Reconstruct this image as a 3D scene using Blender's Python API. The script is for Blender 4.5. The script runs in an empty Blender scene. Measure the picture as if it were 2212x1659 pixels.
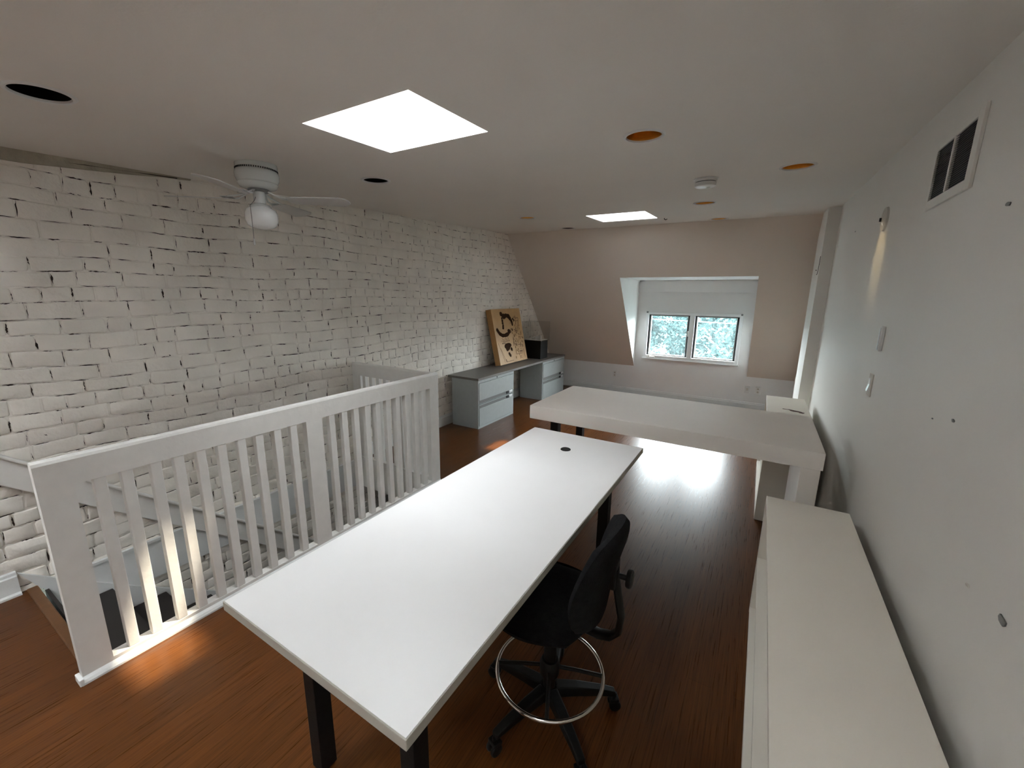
import bpy, bmesh, math, random
from mathutils import Vector, Matrix
from mathutils.geometry import tessellate_polygon
R = math.radians
PI = math.pi
random.seed(7)
scene = bpy.context.scene
col = scene.collection

# ------------------------------------------------------------------ camera
CAM_F = 889.69
pitch, roll, yaw, CH = R(12.173), R(0.7261), R(30.8619), 1.739
fw = Vector((-math.sin(yaw) * math.cos(pitch), math.cos(yaw) * math.cos(pitch), -math.sin(pitch)))
rt = Vector((math.cos(yaw), math.sin(yaw), 0))
up = rt.cross(fw)
r2 = math.cos(roll) * rt + math.sin(roll) * up
u2 = -math.sin(roll) * rt + math.cos(roll) * up
cd = bpy.data.cameras.new('camera')
cam = bpy.data.objects.new('camera', cd)
col.objects.link(cam)
cam.matrix_world = Matrix(((r2.x, u2.x, -fw.x, 0), (r2.y, u2.y, -fw.y, 0), (r2.z, u2.z, -fw.z, CH), (0, 0, 0, 1)))
cd.sensor_fit = 'HORIZONTAL'
cd.sensor_width = 36
cd.lens = CAM_F / 2212 * 36
cd.clip_start = 0.02
scene.camera = cam

# ------------------------------------------------------------------ room numbers
BX, WX, KY, KZ = -3.54, 0.534, 7.4387, 0.5186
SWY = 5.7328
YF = -2.6                                   # wall behind the camera
def cz(x, y): return 2.4126 + 0.0394 * y - 0.0078 * x
SLOPE = (cz(-1.5, SWY) - KZ) / (KY - SWY)
def slope_y(z): return KY - (z - KZ) / SLOPE

# ------------------------------------------------------------------ light
SKYL_AND_FILL = ((-1.862, -1.215, 1.262, 1.782), (-1.810, -1.166, 4.575, 5.165), (-0.68, 0.08, -1.35, -0.62), (-2.85, -2.15, -1.25, -0.45))  # last two are unseen, added behind the camera to brighten walls and shelf
SH = 0.70                                   # depth of the skylight shafts
w = bpy.data.worlds.new('sky')
scene.world = w
w.use_nodes = True
wn = w.node_tree.nodes
wl = w.node_tree.links
wtc = wn.new('ShaderNodeTexCoord')
wsx = wn.new('ShaderNodeSeparateXYZ')
wl.new(wtc.outputs['Generated'], wsx.inputs[0])
wmr = wn.new('ShaderNodeMapRange')            # bright overcast-ish zenith, dimmer horizon
wmr.inputs['From Min'].default_value = 0.0; wmr.inputs['From Max'].default_value = 0.9
wmr.inputs['To Min'].default_value = 11.0; wmr.inputs['To Max'].default_value = 17.0
wl.new(wsx.outputs['Z'], wmr.inputs['Value'])
wn['Background'].inputs['Color'].default_value = (0.96, 0.975, 1.0, 1)
wl.new(wmr.outputs['Result'], wn['Background'].inputs['Strength'])
sd = bpy.data.lights.new('sun', 'SUN')
sd.energy = 4.2
sd.angle = R(2.2)
sd.color = (1.0, 0.86, 0.66)
sun = bpy.data.objects.new('sun', sd)
col.objects.link(sun)
sdir = Vector((-0.29, -0.325, -1)).normalized()
sun.rotation_euler = sdir.to_track_quat('-Z', 'Y').to_euler()
def portal(name, loc, direction, sx, sy):
    d = bpy.data.lights.new(name, 'AREA')
    d.shape = 'RECTANGLE'
    d.size, d.size_y = sx, sy
    o = bpy.data.objects.new(name, d)
    col.objects.link(o)
    o.location = loc
    o.rotation_euler = Vector(direction).to_track_quat('-Z', 'Y').to_euler()
    d.cycles.is_portal = True
    return o
for i, (x0, x1, y0, y1) in enumerate(SKYL_AND_FILL):
    portal('skylight_and_fill_daylight', ((x0 + x1) / 2, (y0 + y1) / 2, cz((x0 + x1) / 2, (y0 + y1) / 2) + SH + 0.02), (0, 0, -1), x1 - x0, y1 - y0)
portal('window_daylight', (-0.99, KY + 0.10, 1.09), (0, -1, 0), 1.5, 0.85)
scene.view_settings.view_transform = 'Standard'
scene.view_settings.look = 'None'
scene.view_settings.gamma = 1
scene.view_settings.use_curve_mapping = False
scene.view_settings.exposure = 1.97

# ------------------------------------------------------------------ materials
def nt(name):
    m = bpy.data.materials.new(name)
    m.use_nodes = True
    return m, m.node_tree.nodes, m.node_tree.links, m.node_tree.nodes['Principled BSDF']
def paint(name, c, rough=0.6, metal=0.0, var=0.04, scale=6.0, bump=0.05, bscale=90.0, coat=0.0, spec=0.5):
    m, n, l, p = nt(name)
    tc = n.new('ShaderNodeTexCoord')
    nz = n.new('ShaderNodeTexNoise'); nz.inputs['Scale'].default_value = scale; nz.inputs['Detail'].default_value = 4
    l.new(tc.outputs['Object'], nz.inputs['Vector'])
    rp = n.new('ShaderNodeValToRGB')
    rp.color_ramp.elements[0].position = 0.3; rp.color_ramp.elements[1].position = 0.7
    rp.color_ramp.elements[0].color = tuple(max(0, v * (1 - var)) for v in c) + (1,)
    rp.color_ramp.elements[1].color = tuple(min(1, v * (1 + var)) for v in c) + (1,)
    l.new(nz.outputs['Fac'], rp.inputs['Fac'])
    l.new(rp.outputs['Color'], p.inputs['Base Color'])
    p.inputs['Roughness'].default_value = rough
    p.inputs['Metallic'].default_value = metal
    p.inputs['Coat Weight'].default_value = coat
    p.inputs['Specular IOR Level'].default_value = spec
    if bump:
        nb = n.new('ShaderNodeTexNoise'); nb.inputs['Scale'].default_value = bscale
        l.new(tc.outputs['Object'], nb.inputs['Vector'])
        b = n.new('ShaderNodeBump'); b.inputs['Strength'].default_value = bump; b.inputs['Distance'].default_value = 0.01
        l.new(nb.outputs['Fac'], b.inputs['Height'])
        l.new(b.outputs['Normal'], p.inputs['Normal'])
    return m
M = {}
M['plaster'] = paint('ceiling_paint', (0.78, 0.745, 0.69), 0.9, var=0.02, scale=1.5, bump=0.06)
M['wall'] = paint('wall_paint', (0.78, 0.765, 0.72), 0.55, var=0.02, scale=1.2, bump=0.03, bscale=60)
M['slope'] = paint('slope_paint', (0.76, 0.695, 0.62), 0.9, var=0.02, scale=1.5)
M['dormer'] = paint('dormer_paint', (0.80, 0.80, 0.79), 0.8, var=0.01)
M['shaft'] = paint('shaft_paint', (0.86, 0.87, 0.88), 0.8, var=0.01)
M['trim'] = paint('white_trim_gloss', (0.74, 0.75, 0.74), 0.35, var=0.03, scale=9)
M['rail'] = paint('railing_paint', (0.78, 0.765, 0.73), 0.38, var=0.03, scale=14, bump=0.12, bscale=35)
M['brickpaint'] = paint('brick_white_paint', (0.83, 0.785, 0.715), 0.8, var=0.07, scale=5, bump=0.35, bscale=45)
M['gap'] = paint('bare_brick_gap', (0.030, 0.019, 0.014), 0.95, var=0.4, scale=30)
M['scrape'] = paint('brown_mortar', (0.40, 0.36, 0.28), 0.9, var=0.15, scale=14, bump=0.4)
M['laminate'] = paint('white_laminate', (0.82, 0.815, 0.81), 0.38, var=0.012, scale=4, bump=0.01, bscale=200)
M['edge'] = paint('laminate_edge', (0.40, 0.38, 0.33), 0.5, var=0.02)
M['warmlam'] = paint('cream_laminate', (0.86, 0.81, 0.75), 0.5, var=0.02, scale=3, bump=0.01)
M['shelf'] = paint('shelf_white', (0.86, 0.81, 0.715), 0.55, var=0.02, scale=3, bump=0.01)
M['black'] = paint('black_metal', (0.006, 0.006, 0.006), 0.55, var=0.2, spec=0.2)
M['fabric'] = paint('black_fabric', (0.010, 0.010, 0.011), 0.95, var=0.3, scale=60, bump=0.3, bscale=400, spec=0.1)
M['plastic'] = paint('black_plastic', (0.006, 0.006, 0.006), 0.5, var=0.2, spec=0.25)
M['chrome'] = paint('chrome', (0.75, 0.74, 0.72), 0.12, metal=1.0, var=0.02, bump=0)
M['cab'] = paint('grey_cabinet_metal', (0.40, 0.435, 0.435), 0.42, var=0.03, scale=20, bump=0.05, bscale=300)
M['cabdark'] = paint('cabinet_recess', (0.20, 0.205, 0.20), 0.5)
M['cabtop'] = paint('grey_laminate_top', (0.17, 0.16, 0.15), 0.45, var=0.04, scale=30)
M['silver'] = paint('silver_plate', (0.75, 0.77, 0.78), 0.3, metal=0.4)
M['gold'] = paint('gold_reflector', (0.95, 0.52, 0.12), 0.32, metal=1.0, var=0.08, scale=40, bump=0)
M['blackcan'] = paint('black_baffle', (0.004, 0.004, 0.004), 0.9, var=0.1, bump=0, spec=0.1)
M['fan'] = paint('fan_enamel', (0.66, 0.68, 0.66), 0.22, var=0.02, coat=0.3, bump=0.02)
M['blade'] = paint('fan_blade_paint', (0.56, 0.55, 0.53), 0.4, var=0.03, scale=12)
M['globe'] = paint('opal_glass', (0.82, 0.83, 0.82), 0.15, var=0.01, bump=0, coat=0.5)
M['plate'] = paint('white_plastic', (0.74, 0.74, 0.72), 0.3, var=0.02, bump=0)
M['oldplate'] = paint('painted_plate', (0.62, 0.58, 0.52), 0.6, var=0.08, scale=30)
M['wood'] = paint('birch_board', (0.47, 0.28, 0.115), 0.5, var=0.12, scale=5, bump=0.05)
M['woodside'] = paint('birch_side', (0.42, 0.22, 0.075), 0.55, var=0.10, scale=4, bump=0.05)
M['burnt'] = paint('walnut_inlay', (0.035, 0.017, 0.008), 0.9, var=0.2, scale=30, spec=0.1)
M['carved'] = paint('carved_groove', (0.20, 0.105, 0.045), 0.7, var=0.2, scale=30)
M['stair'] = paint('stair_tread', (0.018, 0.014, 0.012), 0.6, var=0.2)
M['nosing'] = paint('nosing_wood', (0.12, 0.05, 0.016), 0.35, var=0.15, scale=12)
M['rubber'] = paint('black_gasket', (0.008, 0.009, 0.010), 0.6, var=0.1)
M['frame'] = paint('window_vinyl', (0.84, 0.86, 0.86), 0.35, var=0.01, bump=0)
M['leaf'] = paint('shade_toned_leaves', (0.026, 0.050, 0.050), 1.0, var=0.5, scale=1.1, bump=0, spec=0.0)  # darker than real foliage: deep shade is put into this colour
M['bark'] = paint('bark', (0.10, 0.08, 0.06), 0.9, var=0.3)
M['roofing'] = paint('neighbour_roof', (0.060, 0.085, 0.095), 1.0, var=0.1, bump=0, spec=0.0)
M['siding'] = paint('neighbour_wall', (0.10, 0.125, 0.13), 1.0, var=0.05, bump=0, spec=0.0)
M['ground'] = paint('lawn', (0.022, 0.038, 0.038), 1.0, var=0.3, bump=0, spec=0.0)
M['stain'] = paint('brown_stain', (0.10, 0.045, 0.03), 0.8, var=0.4, scale=60)
def floor_mat():
    m, n, l, p = nt('bamboo_floor')
    tc = n.new('ShaderNodeTexCoord')
    mp = n.new('ShaderNodeMapping'); mp.inputs['Scale'].default_value = (95, 2.2, 1)
    l.new(tc.outputs['Object'], mp.inputs['Vector'])
    g = n.new('ShaderNodeTexNoise'); g.inputs['Scale'].default_value = 1.6; g.inputs['Detail'].default_value = 6; g.inputs['Roughness'].default_value = 0.65
    l.new(mp.outputs['Vector'], g.inputs['Vector'])
    r = n.new('ShaderNodeValToRGB')
    e = r.color_ramp.elements
    e[0].position = 0.30; e[0].color = (0.054, 0.018, 0.0045, 1)
    e[1].position = 0.72; e[1].color = (0.130, 0.045, 0.0105, 1)
    l.new(g.outputs['Fac'], r.inputs['Fac'])
    # planks along the room
    rot = n.new('ShaderNodeMapping'); rot.inputs['Rotation'].default_value = (0, 0, PI / 2)
    l.new(tc.outputs['Object'], rot.inputs['Vector'])
    br = n.new('ShaderNodeTexBrick')
    br.inputs['Scale'].default_value = 1
    br.inputs['Brick Width'].default_value = 1.8
    br.inputs['Row Height'].default_value = 0.095
    br.inputs['Mortar Size'].default_value = 0.0012
    br.inputs['Color1'].default_value = (0.86, 0.86, 0.86, 1)
    br.inputs['Color2'].default_value = (1.08, 1.05, 1.02, 1)
    br.inputs['Mortar'].default_value = (0.62, 0.58, 0.55, 1)
    l.new(rot.outputs['Vector'], br.inputs['Vector'])
    mx = n.new('ShaderNodeMix'); mx.data_type = 'RGBA'; mx.blend_type = 'MULTIPLY'; mx.inputs['Factor'].default_value = 1
    l.new(r.outputs['Color'], mx.inputs['A']); l.new(br.outputs['Color'], mx.inputs['B'])
    l.new(mx.outputs['Result'], p.inputs['Base Color'])
    nr = n.new('ShaderNodeMapRange'); nr.inputs['To Min'].default_value = 0.22; nr.inputs['To Max'].default_value = 0.36
    l.new(g.outputs['Fac'], nr.inputs['Value'])
    l.new(nr.outputs['Result'], p.inputs['Roughness'])
    b = n.new('ShaderNodeBump'); b.inputs['Strength'].default_value = 0.06; b.inputs['Distance'].default_value = 0.003
    l.new(g.outputs['Fac'], b.inputs['Height']); l.new(b.outputs['Normal'], p.inputs['Normal'])
    p.inputs['Specular IOR Level'].default_value = 0.22
    return m
M['floor'] = floor_mat()
def glass_mat(name, dirt, col_t=(0.95, 0.98, 0.98), dcol=(0.62, 0.82, 0.84)):
    m, n, l, p = nt(name)
    n.remove(p)
    out = n['Material Output']
    tr = n.new('ShaderNodeBsdfTransparent'); tr.inputs['Color'].default_value = col_t + (1,)
    gl = n.new('ShaderNodeBsdfGlossy'); gl.inputs['Roughness'].default_value = 0.02
    fr = n.new('ShaderNodeFresnel'); fr.inputs['IOR'].default_value = 1.35
    m1 = n.new('ShaderNodeMixShader')
    l.new(fr.outputs['Fac'], m1.inputs['Fac']); l.new(tr.outputs[0], m1.inputs[1]); l.new(gl.outputs[0], m1.inputs[2])
    if dirt <= 0:
        l.new(m1.outputs[0], out.inputs['Surface']); return m
    tl = n.new('ShaderNodeBsdfTranslucent'); tl.inputs['Color'].default_value = dcol + (1,)
    tc = n.new('ShaderNodeTexCoord')
    mp = n.new('ShaderNodeMapping'); mp.inputs['Scale'].default_value = (7, 7, 2.2)
    l.new(tc.outputs['Object'], mp.inputs['Vector'])
    nz = n.new('ShaderNodeTexNoise'); nz.inputs['Scale'].default_value = 1.4; nz.inputs['Detail'].default_value = 7; nz.inputs['Distortion'].default_value = 1.3
    l.new(mp.outputs['Vector'], nz.inputs['Vector'])
    mr = n.new('ShaderNodeMapRange'); mr.inputs['From Min'].default_value = 0.3; mr.inputs['From Max'].default_value = 0.7
    mr.inputs['To Min'].default_value = dirt * 0.55; mr.inputs['To Max'].default_value = dirt * 1.3
    l.new(nz.outputs['Fac'], mr.inputs['Value'])
    m2 = n.new('ShaderNodeMixShader')
    l.new(mr.outputs['Result'], m2.inputs['Fac']); l.new(m1.outputs[0], m2.inputs[1]); l.new(tl.outputs[0], m2.inputs[2])
    l.new(m2.outputs[0], out.inputs['Surface'])
    return m
M['pane'] = glass_mat('dusty_window_glass', 0.022, (0.84, 0.93, 0.94), (0.5, 0.66, 0.68))
M['clear'] = glass_mat('skylight_glass', 0.0, (0.93, 0.96, 0.97))
M['acryledge'] = paint('acrylic_edge', (0.42, 0.42, 0.40), 0.3)
M['acrylic'] = glass_mat('acrylic_case', 0.0, (0.93, 0.93, 0.92), (0.9, 0.9, 0.9))

# ------------------------------------------------------------------ mesh helpers
class MB:
    def __init__(s): s.v = []; s.f = []; s.mi = []; s.sm = []
    def add(s, vs, fs, mi=0, smooth=False):
        o = len(s.v); s.v += [tuple(v) for v in vs]
        for f in fs:
            s.f.append([o + i for i in f]); s.mi.append(mi); s.sm.append(smooth)
        return s
    def box(s, x0, x1, y0, y1, z0, z1, mi=0):
        v = [(x0, y0, z0), (x1, y0, z0), (x1, y1, z0), (x0, y1, z0), (x0, y0, z1), (x1, y0, z1), (x1, y1, z1), (x0, y1, z1)]
        return s.add(v, [(0, 3, 2, 1), (4, 5, 6, 7), (0, 1, 5, 4), (1, 2, 6, 5), (2, 3, 7, 6), (3, 0, 4, 7)], mi)
    def prism(s, poly, axis, a, b, mi=0):
        """extrude a 2-D polygon along an axis (0,1,2) between a and b"""
        def P(p, t):
            if axis == 0: return (t, p[0], p[1])
            if axis == 1: return (p[0], t, p[1])
            return (p[0], p[1], t)
        n = len(poly)
        vs = [P(p, a) for p in poly] + [P(p, b) for p in poly]
        fs = [tuple(range(n))[::-1], tuple(range(n, 2 * n))] + [(i, (i + 1) % n, n + (i + 1) % n, n + i) for i in range(n)]
        return s.add(vs, fs, mi)
    def tube(s, pts, r, n=12, mi=0, caps=True, closed=False):
        pts = [Vector(p) for p in pts]; N = len(pts)
        rr = r if isinstance(r, (list, tuple)) else [r] * N
        vs = []; prev = None
        for i, p in enumerate(pts):
            if closed: t = (pts[(i + 1) % N] - pts[i - 1])
            else: t = pts[min(i + 1, N - 1)] - pts[max(i - 1, 0)]
            t.normalize()
            if prev is None:
                a = Vector((0, 0, 1)) if abs(t.z) < 0.9 else Vector((1, 0, 0))
                u = t.cross(a).normalized()
            else:
                u = (prev - t * prev.dot(t)).normalized()
            prev = u; w_ = t.cross(u)
            for k in range(n):
                a = 2 * PI * k / n
                vs.append(p + (u * math.cos(a) + w_ * math.sin(a)) * rr[i])
        fs = []
        M_ = N if closed else N - 1
        for i in range(M_):
            j = (i + 1) % N
            for k in range(n):
                fs.append((i * n + k, i * n + (k + 1) % n, j * n + (k + 1) % n, j * n + k))
        if caps and not closed:
            fs.append(tuple(range(n))[::-1]); fs.append(tuple((N - 1) * n + k for k in range(n)))
        return s.add(vs, fs, mi, True)
    def lathe(s, prof, n=32, c=(0, 0, 0), mi=0, smooth=True):
        vs = []; fs = []
        for r, z in prof:
            for k in range(n):
                a = 2 * PI * k / n
                vs.append((c[0] + r * math.cos(a), c[1] + r * math.sin(a), c[2] + z))
        for i in range(len(prof) - 1):
            for k in range(n):
                fs.append((i * n + k, i * n + (k + 1) % n, (i + 1) * n + (k + 1) % n, (i + 1) * n + k))
        return s.add(vs, fs, mi, smooth)
    def xf(s, mat, i0=0):
        for i in range(i0, len(s.v)): s.v[i] = tuple(mat @ Vector(s.v[i]))
        return s
    def build(s, name, mats, parent=None, bevel=0.0, seg=2, fix=True):
        me = bpy.data.meshes.new(name)
        me.from_pydata(s.v, [], s.f)
        if not isinstance(mats, (list, tuple)): mats = [mats]
        for m in mats: me.materials.append(m)
        for p, mi, sm in zip(me.polygons, s.mi, s.sm):
            p.material_index = mi; p.use_smooth = sm
        if fix:
            bm = bmesh.new(); bm.from_mesh(me)
            bmesh.ops.recalc_face_normals(bm, faces=bm.faces)
            bm.to_mesh(me); bm.free()
        o = bpy.data.objects.new(name, me)
        col.objects.link(o)
        if bevel:
            b = o.modifiers.new('bevel', 'BEVEL'); b.width = bevel; b.segments = seg; b.limit_method = 'ANGLE'; b.angle_limit = R(40)
            b.harden_normals = False
        if any(s.sm):
            try: me.set_sharp_from_angle(angle=R(42))
            except Exception: pass
        if parent: o.parent = parent
        return o
def tag(o, label=None, cat=None, group=None, kind=None):
    if label: o['label'] = label
    if cat: o['category'] = cat
    if group: o['group'] = group
    if kind: o['kind'] = kind
    return o
def empty(name, loc, rz=0):
    o = bpy.data.objects.new(name, None)
    o.empty_display_size = 0.1
    col.objects.link(o)
    o.location = loc; o.rotation_euler = (0, 0, rz)
    return o
def thing(name, label, cat, loc=(0, 0, 0), rz=0, group=None):
    return tag(empty(name, loc, rz), label, cat, group)
def struct(o): o['kind'] = 'structure'; return o
def holes_mesh(name, outer, holes, to3, mat, parent=None):
    """flat polygon with holes, mapped to 3-D by to3(a, b)"""
    loops = [[Vector((a, b, 0)) for a, b in outer]] + [[Vector((a, b, 0)) for a, b in h] for h in holes]
    tris = tessellate_polygon(loops)
    flat = [p for lp in loops for p in lp]
    mb = MB(); mb.add([to3(p.x, p.y) for p in flat], [tuple(t) for t in tris])
    return mb.build(name, mat, parent)
def circ(x, y, r, n=32): return [(x + r * math.cos(2 * PI * k / n), y + r * math.sin(2 * PI * k / n)) for k in range(n)]
def rect(x0, x1, y0, y1): return [(x0, y0), (x1, y0), (x1, y1), (x0, y1)]

# ------------------------------------------------------------------ floor, ceiling, walls
SX0, SX1, SY0, SY1 = BX - 0.02, -2.475, 0.385, 2.72        # stair opening
fl = MB()
for a in ((BX - .1, SX1, YF - .1, SY0), (SX1, WX + .1, YF - .1, KY + .1), (BX - .1, SX1, SY1, KY + .1)):
    fl.add([(a[0], a[2], 0), (a[1], a[2], 0), (a[1], a[3], 0), (a[0], a[3], 0)], [(0, 1, 2, 3)])
struct(fl.build('floor', M['floor']))

CANS = [(-2.402, 0.570, 'black'), (-2.447, 2.190, 'black'), (-0.598, 2.222, 'gold'), (0.078, 3.285, 'gold'),
        (-0.577, 4.374, 'gold'), (-2.424, 4.348, 'gold'), (-2.434, 5.520, 'black'), (-0.568, 5.590, 'gold')]
CR = 0.084
holes = [rect(*s) for s in SKYL_AND_FILL] + [circ(x, y, CR) for x, y, k in CANS]
struct(holes_mesh('ceiling', rect(BX - .1, WX + .1, YF - .1, SWY + .35), holes, lambda a, b: (a, b, cz(a, b)), M['plaster']))

# real skylights and two added fill ones: shaft, curb frame and glass
for i, (x0, x1, y0, y1) in enumerate(SKYL_AND_FILL):
    sh = MB()
    vs = []
    for x, y in rect(x0, x1, y0, y1): vs += [(x, y, cz(x, y)), (x, y, cz(x, y) + SH)]
    sh.add(vs, [(0, 2, 3, 1), (2, 4, 5, 3), (4, 6, 7, 5), (6, 0, 1, 7)])
    so = struct(sh.build('window_%d' % (i + 2), M['shaft']))  # the last two are added light openings, not known windows
    zt = cz(x0, y1) + SH + 0.004
    fb = MB(); t = 0.025
    fb.box(x0 - .05, x0 + t, y0 - .05, y1 + .05, zt, zt + .03); fb.box(x1 - t, x1 + .05, y0 - .05, y1 + .05, zt, zt + .03)
    fb.box(x0 + t, x1 - t, y0 - .05, y0 + t, zt, zt + .03); fb.box(x0 + t, x1 - t, y1 - t, y1 + .05, zt, zt + .03)
    fb.build('window_frame', M['frame'], so)
    g = MB().add([(x0, y0, zt + .035), (x1, y0, zt + .035), (x1, y1, zt + .035), (x0, y1, zt + .035)], [(0, 1, 2, 3)])
    g.build('pane', M['clear'], so)

# right wall, wall behind the camera, knee wall
rw = MB().add([(WX, YF, 0), (WX, KY + .1, 0), (WX, KY + .1, 2.75), (WX, YF, 2.6)], [(0, 1, 2, 3)])
struct(rw.build('wall_right', M['wall']))
fwl = MB().add([(BX - .1, YF, 0), (WX + .1, YF, 0), (WX + .1, YF, 2.6), (BX - .1, YF, 2.6)], [(0, 1, 2, 3)])
struct(fwl.build('wall_front', M['wall']))
DXL, DXR, DZ = -1.8855, -0.0998, 2.014
WL, WR, WB, WT = -1.7326, -0.2493, 0.6914, 1.4862
# knee wall with the dormer's upright wall above it, one plane with a window hole
outer = [(BX - .1, 0), (WX + .1, 0), (WX + .1, KZ), (DXR, KZ), (DXR, DZ), (DXL, DZ), (DXL, KZ), (BX - .1, KZ)]
struct(holes_mesh('wall_back', outer, [rect(WL + .02, WR - .02, WB + .02, WT - .02)], lambda a, b: (a, KY, b), M['dormer']))
# sloping wall with the dormer opening
def sl(a, z): return (a, slope_y(z), z)
ZT = cz(-1.5, SWY)
sm = MB()
sm.add([sl(BX - .1, KZ), sl(DXL, KZ), sl(DXL, DZ), sl(DXL, ZT + .16), sl(BX - .1, ZT + .16)], [(0, 1, 2, 3, 4)])
sm.add([sl(DXR, KZ), sl(WX + .1, KZ), sl(WX + .1, ZT + .16), sl(DXR, ZT + .16), sl(DXR, DZ)], [(0, 1, 2, 3, 4)])
sm.add([sl(DXL, DZ), sl(DXR, DZ), sl(DXR, ZT + .16), sl(DXL, ZT + .16)], [(0, 1, 2, 3)])
struct(sm.build('wall_slope', M['slope']))
dm = MB()
for x in (DXL, DXR):
    dm.add([(x, KY, KZ), (x, slope_y(DZ), DZ), (x, KY, DZ)], [(0, 1, 2)])
dm.add([(DXL, slope_y(DZ), DZ), (DXR, slope_y(DZ), DZ), (DXR, KY, DZ), (DXL, KY, DZ)], [(0, 1, 2, 3)])
# fascia band above the window with clipped corners
band = [(DXL, 1.822), (DXR, 1.822), (DXR, DZ - .045), (DXR - .09, DZ - .004), (DXL + .09, DZ - .004), (DXL, DZ - .045)]
dm.prism(band, 1, KY - .045, KY)
struct(dm.build('wall_dormer', M['dormer']))
# boxed pier in the right far corner
pier = MB().box(0.432, WX + .02, 5.27, 5.93, 0, 2.60 + .05)
po = struct(pier.build('trim_1', M['wall']))
ck = MB()
ck.tube([(0.4305, 5.30, 2.16), (0.4305, 5.31, 2.10), (0.4305, 5.33, 2.03), (0.4305, 5.37, 1.99), (0.4305, 5.42, 1.985)], 0.003, 6)
ck.tube([(0.4305, 5.52, 2.035), (0.4305, 5.54, 2.037)], 0.006, 6)
ck.build('crack', M['gap'], po)

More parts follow.
